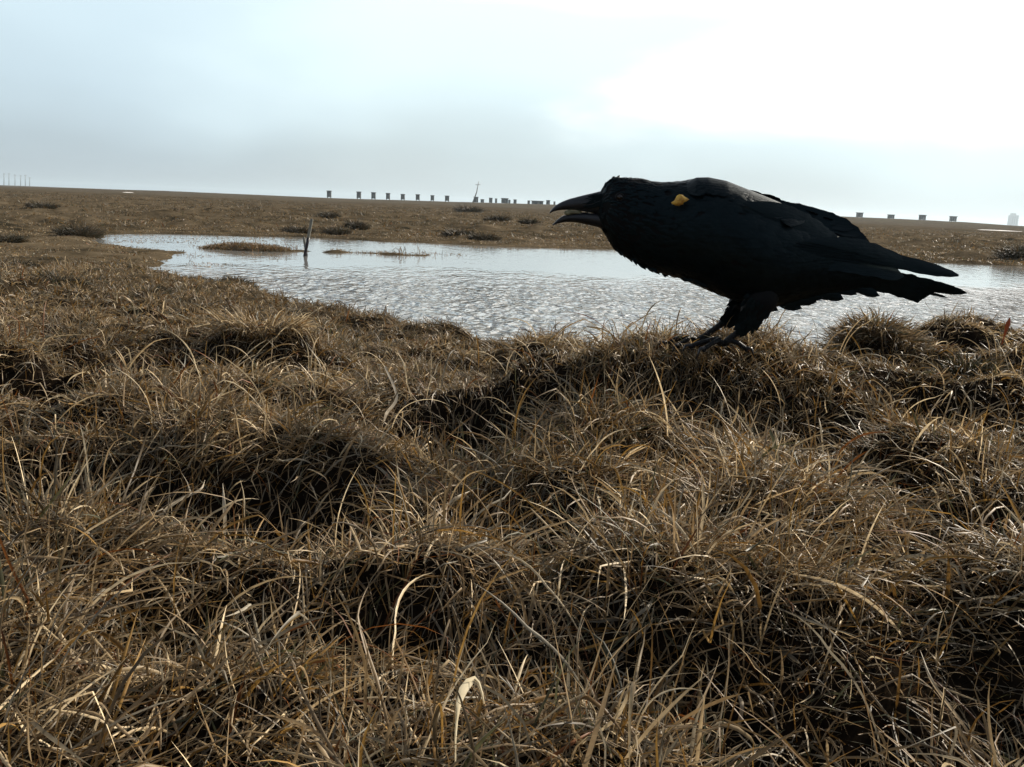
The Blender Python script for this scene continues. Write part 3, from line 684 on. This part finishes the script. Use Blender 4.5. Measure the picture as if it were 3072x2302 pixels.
# ---- beak: two horn mandibles
def mandible(name, U, T, B, Wd, ridge):
    m = MB(); us = np.linspace(0, 1, 26); U = np.array(U, float)
    tpar = np.linspace(0, 1, len(U)); f = lambda A: ip(us, tpar, A)
    uu_, t_, b_, w_ = f(U), f(T), f(B), f(Wd); n_ = 16; V = []
    for a in range(26):
        for k in range(n_):
            t = 2*math.pi*k/n_; c, s_ = math.cos(t), math.sin(t)
            wq = w_[a]*np.sign(c)*abs(c)**(1.25 if s_*ridge > 0 else .7)
            p = on_y(uu_[a], (t_[a]+b_[a])/2-(b_[a]-t_[a])/2*s_, YR); p[1] = YR-wq; V.append(p)
    Fc = [(a*n_+k, a*n_+(k+1) % n_, (a+1)*n_+(k+1) % n_, (a+1)*n_+k) for a in range(25) for k in range(n_)]
    Fc += [tuple(range(n_-1, -1, -1)), tuple(range(25*n_, 26*n_))]
    m.add(V, Fc); return m.build(name, M_beak, RV)
mandible('upper_beak', [1835,1805,1781,1750,1727,1705,1683,1665,1654,1649], [566,573,579,586,592,598,607,618,629,637], [650,644,640,635,631,630,631,634,638,642], [.0135,.0125,.0115,.0105,.0095,.0082,.0065,.0045,.0025,.0008], 1)
mandible('lower_beak', [1835,1805,1781,1757,1740,1720,1700,1685,1670,1658], [642,641,640,639,640,641,644,650,661,674], [694,686,679,674,670,667,667,669,673,678], [.012,.011,.010,.0095,.009,.008,.0065,.005,.003,.0008], -1)
m = MB()
for k in range(90):                          # bristles lying forward over the root of the beak
    u_ = rng.uniform(1782, 1830); v_ = rng.uniform(580, 622); off = rng.choice([-1, 1])*np.interp(u_, [1780, 1835], [.0118, .0155])*math.sqrt(max(.05, 1-((v_-612)/48)**2))
    quill(m, (u_, v_), (u_-rng.uniform(22, 44), v_+rng.uniform(2, 12)), rng.uniform(2.5, 4), off-.001*np.sign(-off), off*.9, 0, .6, ns=4)
m.build('nasal_bristles', M_feather, RV)
m = MB(); m.tube([on_y(1765,645,YR), on_y(1738,646,YR), on_y(1712,645,YR), on_y(1696,641,YR)], [.004,.0038,.003,.0012], 8, .5); m.build('tongue', M_leg, RV)
# eyes, each with a lid ring
for sgn in (-1, 1):
    e = on_y(1853, 592, YR); e[1] = YR+sgn*.0262
    m = MB(); V = []; nn_ = 10
    for a in range(nn_+1):
        for b in range(14):
            p_, q_ = math.pi*a/nn_, 2*math.pi*b/14
            V.append(e+.0052*np.array([math.sin(p_)*math.cos(q_), math.cos(p_)*sgn*.8, math.sin(p_)*math.sin(q_)]))
    m.add(V, [(a*14+b, a*14+(b+1) % 14, (a+1)*14+(b+1) % 14, (a+1)*14+b) for a in range(nn_) for b in range(14)])
    ey = m.build('eye', M_eye, RV)
    m = MB(); ring = [e+[.0056*math.cos(a), sgn*.0022, .0050*math.sin(a)] for a in np.linspace(0, 2*math.pi, 17)]
    m.tube(ring, .0009, 6); m.build('eyelid', M_leg, ey)

# ---- wings
def wing_y(u, v):                            # how far the folded near wing stands off the mid plane
    w = np.interp(u, [1970,2050,2150,2250,2350,2450,2550,2650,2750,2900], [.050,.062,.070,.070,.064,.055,.045,.034,.024,.014])
    vc = np.interp(u, [1970,2150,2400,2600,2900], [680,715,765,795,825]); vh = np.interp(u, [1970,2100,2300,2500,2700,2900], [150,190,175,120,70,50])
    q = np.clip(1-((v-vc)/vh)**2, .03, 1)
    return -w*np.sqrt(q)
def wing_pt(u, v, lift, sg=-1):
    y = (wing_y(u, v)-lift)*(-sg)*-1
    return on_y(u, v, YR+(y if sg < 0 else -y))
def wing_top(u): return np.interp(u, [1985,2020,2052,2089,2125,2180,2251,2324,2403,2480,2560,2640,2729], [640,585,552,536,535,546,574,604,640,676,712,744,780])
def wing_bot(u): return np.interp(u, [1985,2020,2080,2180,2300,2450,2600,2729], [660,745,800,842,862,872,868,850])
for sg in (-1, 1):
    shift = 0 if sg < 0 else 1
    # coverts: rows of overlapping feathers growing towards the rear
    n = 1500; u = rng.uniform(1990, 2420, n); fr = rng.random(n)
    v = wing_top(u)+10+(wing_bot(u)-wing_top(u)-26)*fr
    if sg > 0: v = np.maximum(v, 575+(u-2000)*.33)
    size = np.interp(u+.25*(v-640), [1990,2100,2250,2420], [26,40,62,95])*rng.uniform(.85, 1.15, n); wid = size*rng.uniform(.24, .30, n)
    slope = np.interp(u, [1990,2100,2250,2420], [.62,.42,.36,.30])*np.interp(fr, [0,1], [1.0,.75]); ang = np.arctan(slope)+rng.normal(0, .08, n)
    lf = rng.uniform(.001, .0032, n)
    def wf(s, t):
        w = wprof(s)*wid
        return wing_pt(u+size*s*np.cos(ang)-w*t*np.sin(ang), v+size*s*np.sin(ang)+w*t*np.cos(ang), .0018+lf*s+.0008*(t == 0), sg)
    V, Fc = feather_sheet(wf, n)
    base = MB()                              # the arm and skin of the folded wing
    us = np.linspace(1992, 2440, 30); V0 = []
    for a in us:
        for f in np.linspace(.04, .96, 14):
            vv = wing_top(a)+(wing_bot(a)-wing_top(a))*f
            if sg > 0: vv = max(vv, 575+(a-2000)*.33)
            V0.append(wing_pt(np.float64(a), np.float64(vv), .0005, sg))
    base.add(V0, [(a*14+k, a*14+k+1, (a+1)*14+k+1, (a+1)*14+k) for a in range(29) for k in range(13)])
    wg = base.build('wing', M_skin, RV)
    mesh_obj('coverts', V, Fc, M_feather, wg)
    m = MB()                                 # secondaries and tertials
    for k in range(11):
        f = k/10
        a = (2230+40*f, 610+170*f if sg < 0 else 640+120*f); b = (2480+235*f-20*math.sin(f*3), 712+118*f)
        ya = -.060+.01*f; yb = -.030+.008*f
        quill(m, a, b, 58-14*f, -sg*ya-sg*-.0018*k*0, -sg*yb, tilt=.35*sg, tip=.16, bend=-16, camber=.12, root=.12)
    m.build('secondaries', M_feather, wg)
    m = MB()                                 # primaries crossing over the tail
    tips = [((2878,826),26),((2862,822),24),((2834,829),22),((2800,822),24),((2770,812),26),((2740,800),28),((2712,790),30)] if sg < 0 else [((2876,829),22),((2830,826),24),((2770,806),28),((2735,790),30)]
    for k, (b, w) in enumerate(tips):
        quill(m, (2330+k*14, 760-k*6), b, w+12, -sg*-.050+sg*.0015*k, -sg*-(.012+.002*k), tilt=.25*sg, tip=.30, bend=-20, camber=.12, root=.12)
    m.build('primaries', M_feather, wg)
# far wing's loose tertials stand up over the back
m = MB()
for k, (a, b, w) in enumerate([((2230,600),(2470,650),34),((2240,604),(2520,664),40),((2255,610),(2562,684),42),((2265,616),(2585,702),44),((2270,626),(2600,722),44),((2280,634),(2608,736),40),((2300,650),(2560,730),50),((2280,640),(2500,705),60)]):
    quill(m, a, b, w, .022-.002*k, .016-.002*k, tilt=-.5, tip=.14, bend=-5, camber=.1, root=.12)
for k in range(7):
    quill(m, (2560+k*5, 690+k*6), (2600+k*4, 712+k*6), 7, .012, .012, 0, .7, ns=4)
m.build('tertials', M_feather, RV)
# scapulars: soft long feathers over the shoulder and back that catch the sky
n = 700; u = rng.uniform(2060, 2340, n); v = wing_top(u)+rng.uniform(-4, 34, n)
size = rng.uniform(34, 62, n)*np.interp(u, [2060, 2330], [.7, 1.3]); wid = size*.25; ang = np.arctan(np.interp(u, [2060,2150,2330], [.0,.28,.42]))+rng.normal(0, .07, n); lf = rng.uniform(.001, .0055, n)
def sf(s, t):
    w = wprof(s)*wid; uu_ = u+size*s*np.cos(ang)-w*t*np.sin(ang); vv_ = v+size*s*np.sin(ang)+w*t*np.cos(ang)
    vv_ = np.maximum(vv_, wing_top(uu_)-3)
    y = -.010-.048*np.clip((vv_-wing_top(uu_)+4)/80, 0, 1)**.6-.002-lf*s-.0008*(t == 0)
    return on_y(uu_, vv_, YR+y)
V, Fc = feather_sheet(sf, n); mesh_obj('scapulars', V, Fc, M_feather, RV)
# ---- tail
for k, (b, w, y) in enumerate([((2902,880),34,-.004),((2880,872),36,.004),((2846,864),34,-.010),((2844,894),14,.010),((2790,884),36,-.014),((2772,894),44,-.018),((2768,880),46,.014),((2765,866),46,-.020),((2768,888),40,.020),((2762,850),44,.006),((2810,856),34,-.012),((2775,868),36,.000)]):
    m = MB(); quill(m, (2440+6*(k % 4), 828-4*(k % 3)), b, w, y*.6, y, tilt=.2, tip=.34 if b[0] > 2800 else .07, bend=-10, camber=.06)
    m.build('tail_feather', M_feather, RV)
# ---- legs and feet
def leg(pts, radii, foot, ysh, toes, thigh):
    P_ = [on_y(a, b, YR+ysh) for a, b in pts]
    m = MB(); m.tube(P_, radii, 12); lg = m.build('leg', M_leg, RV)
    m = MB()
    yk = np.interp(np.arange(len(thigh)), [0, 1, 2, 9], [.35, .75, 1, 1]); T_ = [on_y(a, b, YR+ysh*yk[i_]) for i_, (a, b, r) in enumerate(thigh)]; m.tube(T_, [r for *_, r in thigh], 14); tg_ = m.build('thigh', M_skin, RV); m = MB()
    for k in range(260):
        j = rng.integers(0, len(thigh)-1); f = rng.random()
        a0 = np.array(thigh[j][:2])*(1-f)+np.array(thigh[j+1][:2])*f; r = (thigh[j][2]*(1-f)+thigh[j+1][2]*f)
        dd_ = np.array(thigh[j+1][:2])-np.array(thigh[j][:2]); dd_ = dd_/np.linalg.norm(dd_); pr = np.array([-dd_[1], dd_[0]])
        a_ = rng.uniform(-1, 1); a0 = a0+pr*a_*r*F/YR*.9; yo = ysh*yk[j]+rng.choice([-1, 1])*r*math.sqrt(1-a_*a_*.8)
        quill(m, a0, a0+dd_*rng.uniform(18, 30)+pr*a_*3, rng.uniform(8, 13), yo, yo*.98, 0, .6, ns=4)
    m.build('thigh_feathers', M_feather, tg_)
    f0 = np.array(P_[-1]); 
    for tx, ty, ln in toes:
        q = f0.copy(); d_ = np.array([tx, ty, 0.0]); d_ /= np.linalg.norm(d_)
        c_ = [q, q+d_*ln*.3+[0, 0, .007], q+d_*ln*.6+[0, 0, .003], q+d_*ln*.9+[0, 0, -.003], q+d_*ln+[0, 0, -.008]]
        m = MB(); m.tube(c_, [.0042,.0043,.0037,.0033,.0026], 8); t_ = m.build('toe', M_leg, lg)
        m = MB(); m.tube([c_[3], c_[4]+[0, 0, .004]+d_*.006, c_[4]+d_*.012+[0, 0, -.010]], [.0030,.0024,.0004], 6); m.build('claw', M_beak, lg)
leg([(2212,930),(2196,950),(2170,968),(2140,990),(2112,1010),(2092,1024)], [.0080,.0068,.0052,.0047,.0050,.0060], None, .026, [(-1,-.05,.052),(-.85,.5,.040),(-.85,-.6,.042),(1,.1,.034)],
    [(2300,800,.012),(2285,850,.026),(2245,900,.027),(2216,926,.020),(2200,948,.0115),(2184,962,.0075)])
leg([(2262,944),(2250,970),(2228,986),(2205,1004),(2182,1022),(2172,1034)], [.0080,.0075,.0060,.0048,.0050,.0060], None, -.030, [(-1,.05,.050),(-.8,.55,.040),(-.85,-.55,.042),(1,-.1,.034)],
    [(2310,800,.012),(2298,855,.024),(2280,903,.025),(2262,930,.021),(2254,952,.0175),(2242,974,.011),(2228,986,.0075)])
# ---- the orange yellow tag on the shoulder
def blob(name, poly, y, th, mat_, parent):
    m = MB(); n_ = len(poly); c = np.mean(poly, 0)
    A = [on_y(a, b, YR+y) for a, b in poly]; Bk = [on_y(c[0]+.98*(a-c[0]), c[1]+.98*(b-c[1]), YR+y+th) for a, b in poly]
    Mi = [on_y(c[0]+.6*(a-c[0]), c[1]+.6*(b-c[1]), YR+y-th*.7*(1+.5*math.sin(a*.7+b))) for a, b in poly]; C = [on_y(c[0], c[1], YR+y-th)]
    V = A+Bk+Mi+C
    Fc = [(i, (i+1) % n_, n_+(i+1) % n_, n_+i) for i in range(n_)]+[(i, 2*n_+i, 2*n_+(i+1) % n_, (i+1) % n_) for i in range(n_)]+[(2*n_+i, 3*n_, 2*n_+(i+1) % n_) for i in range(n_)]
    m.add(V, Fc); return m.build(name, mat_, parent)
yt = float(wing_y(np.float64(2040.), np.float64(600.)))-.0085
tg = blob('wing_tag', [(2022,603),(2027,595),(2030,588),(2038,583),(2048,585),(2055,591),(2063,595),(2067,599),(2059,605),(2052,607),(2049,613),(2038,618),(2026,617),(2016,612),(2013,608)], yt, .0022, M_yellow, RV)
tg['label'] = 'small crumpled orange yellow tag on the front of the wing'
# ---- what it holds in the beak
o = blob('morsel', [(1694,634),(1706,629),(1722,632),(1738,631),(1746,636),(1742,641),(1726,642),(1712,645),(1699,647),(1692,641)], -.004, .004, M_tongue, None)
tag(o, 'pale yellowish morsel held in the open beak of the raven', 'morsel')


# ---------------------------------------------------------------- haze, sky, sun, camera
hz = MB(); hz.box((0, 1000, 12), (6400, 8400, 36)); 
def f_haze(nt, out, N):
    v = N('ShaderNodeVolumePrincipled'); v.inputs['Color'].default_value = (.72,.86,.96,1); v.inputs['Density'].default_value = .00035; v.inputs['Anisotropy'].default_value = .3
    nt.links.new(v.outputs[0], out.inputs['Volume'])
USE_HAZE = True
if USE_HAZE:
    M_haze = mat('pale_haze', f_haze); o = hz.build('haze', M_haze, None, False); tag(o, 'thin pale haze over the plain', 'haze', kind='stuff')

SUN_AZ, SUN_EL = R(46), R(29.5)                # azimuth to the right of the view direction
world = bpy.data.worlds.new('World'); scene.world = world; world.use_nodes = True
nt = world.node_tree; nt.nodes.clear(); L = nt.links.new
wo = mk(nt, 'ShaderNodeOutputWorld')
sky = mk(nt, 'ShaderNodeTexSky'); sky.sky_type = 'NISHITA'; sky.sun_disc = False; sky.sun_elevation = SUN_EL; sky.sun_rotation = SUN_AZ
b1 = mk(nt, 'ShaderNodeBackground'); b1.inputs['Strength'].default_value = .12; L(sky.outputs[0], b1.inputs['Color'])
tc = mk(nt, 'ShaderNodeTexCoord'); sx = mk(nt, 'ShaderNodeSeparateXYZ'); L(tc.outputs['Generated'], sx.inputs[0])
mp = mk(nt, 'ShaderNodeMapping'); mp.inputs['Scale'].default_value = (1, 1, 2.6); L(tc.outputs['Generated'], mp.inputs[0])
nz = mk(nt, 'ShaderNodeTexNoise'); nz.inputs['Scale'].default_value = 2.6; nz.inputs['Detail'].default_value = 3; nz.inputs['Roughness'].default_value = .45; L(mp.outputs[0], nz.inputs['Vector'])
def mth(op, a, b=None, c=None):
    n = mk(nt, 'ShaderNodeMath', operation=op)
    for i, q in enumerate((a, b, c)):
        if q is None: continue
        if hasattr(q, 'links') or hasattr(q, 'is_linked'): L(q, n.inputs[i])
        else: n.inputs[i].default_value = q
    return n.outputs[0]
# overcast veil: greyer low down, whiter up to the top of view
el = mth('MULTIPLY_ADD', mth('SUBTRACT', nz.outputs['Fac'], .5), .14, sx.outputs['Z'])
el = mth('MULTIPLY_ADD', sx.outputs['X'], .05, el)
rp = ramp(nt, [(0, (.41,.465,.48)), (.04, (.45,.53,.555)), (.085, (.575,.69,.725)), (.13, (.655,.785,.815)), (.20, (.70,.83,.86)), (.27, (1.25,1.34,1.38)), (.40, (.95,1.02,1.05)), (.56, (.17,.19,.22)), (1, (.12,.14,.17))])  # above view: band brightened for water reflections, dome darkened to cut ambient light
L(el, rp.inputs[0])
# greyer cloud low in the left, and the thick blown-out cloud in front of the sun at the right
az = mth('ARCTAN2', sx.outputs['X'], sx.outputs['Y']); e_ = sx.outputs['Z']
wob = mth('MULTIPLY', mth('SUBTRACT', nz.outputs['Fac'], .5), .16)
def sm(v, a, b):
    n = mk(nt, 'ShaderNodeMapRange', interpolation_type='SMOOTHSTEP'); n.inputs['From Min'].default_value = a; n.inputs['From Max'].default_value = b; L(v, n.inputs['Value']); return n.outputs[0]
n5 = mk(nt, 'ShaderNodeTexNoise'); n5.inputs['Scale'].default_value = 9; n5.inputs['Detail'].default_value = 5; L(mp.outputs[0], n5.inputs['Vector'])
wob = mth('MULTIPLY_ADD', mth('SUBTRACT', n5.outputs['Fac'], .5), .16, wob)
edge = mth('MINIMUM', mth('MULTIPLY_ADD', e_, 2.3, -.215), .29)
m_a = sm(mth('ADD', mth('SUBTRACT', az, edge), wob), -.05, .16)
m_b = sm(mth('MULTIPLY_ADD', wob, .25, e_), .065, .155)
m_c = mth('SUBTRACT', 1, sm(az, 1.1, 1.7)); m_d = mth('SUBTRACT', 1, sm(e_, .6, .8))
msk = mth('MULTIPLY', mth('MULTIPLY', m_a, m_b), mth('MULTIPLY', m_c, m_d))
gr = mth('MULTIPLY', sm(mth('SUBTRACT', mth('MULTIPLY', az, -1), mth('MULTIPLY', wob, .9)), .12, .42), mth('SUBTRACT', 1, sm(e_, .3, .6)))
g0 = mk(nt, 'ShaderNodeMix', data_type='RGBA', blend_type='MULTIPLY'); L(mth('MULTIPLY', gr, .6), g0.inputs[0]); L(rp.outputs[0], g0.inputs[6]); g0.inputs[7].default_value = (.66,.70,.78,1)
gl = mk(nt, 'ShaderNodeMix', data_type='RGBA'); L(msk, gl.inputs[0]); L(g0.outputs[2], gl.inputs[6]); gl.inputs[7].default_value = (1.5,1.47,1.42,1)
bk = mk(nt, 'ShaderNodeMix', data_type='RGBA'); L(sm(mth('MULTIPLY', sx.outputs['Y'], -1), -.25, .6), bk.inputs[0]); L(gl.outputs[2], bk.inputs[6]); bk.inputs[7].default_value = (.17,.19,.23,1)  # unseen sky behind the camera darkened to weaken the fill light
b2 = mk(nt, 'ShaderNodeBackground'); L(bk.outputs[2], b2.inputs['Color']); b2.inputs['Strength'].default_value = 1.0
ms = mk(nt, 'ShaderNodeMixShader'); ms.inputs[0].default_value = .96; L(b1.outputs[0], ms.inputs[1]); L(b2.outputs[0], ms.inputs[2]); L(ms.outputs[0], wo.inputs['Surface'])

sl = bpy.data.lights.new('sun', 'SUN'); sl.energy = 5.0; sl.angle = R(.8); sl.color = (1, .90, .76)
so = bpy.data.objects.new('sun', sl); COL.objects.link(so)
from mathutils import Vector, Matrix
sd_ = Vector((math.sin(SUN_AZ)*math.cos(SUN_EL), math.cos(SUN_AZ)*math.cos(SUN_EL), math.sin(SUN_EL)))
so.rotation_euler = sd_.to_track_quat('Z', 'Y').to_euler(); so.location = (3, 3, 5)

cd = bpy.data.cameras.new('camera'); co = bpy.data.objects.new('camera', cd); COL.objects.link(co)
cd.sensor_width = 36; cd.lens = 36*F/3072; cd.clip_start = .02; cd.clip_end = 20000
Mx = Matrix(((rt[0], up[0], -fw[0]), (rt[1], up[1], -fw[1]), (rt[2], up[2], -fw[2])))
co.matrix_world = Matrix.Translation(CAM.tolist()) @ Mx.to_4x4()
scene.camera = co
scene.view_settings.view_transform = 'Standard'; scene.view_settings.look = 'None'; scene.view_settings.exposure = .45; scene.view_settings.gamma = 1
scene.cycles.max_bounces = 5; scene.cycles.diffuse_bounces = 2; scene.cycles.glossy_bounces = 3; scene.cycles.transmission_bounces = 2
scene.cycles.use_denoising = True; scene.cycles.denoiser = 'OPENIMAGEDENOISE'; scene.cycles.denoising_input_passes = 'RGB_ALBEDO_NORMAL'
scene.cycles.sample_clamp_indirect = 3; scene.cycles.sample_clamp_direct = 6
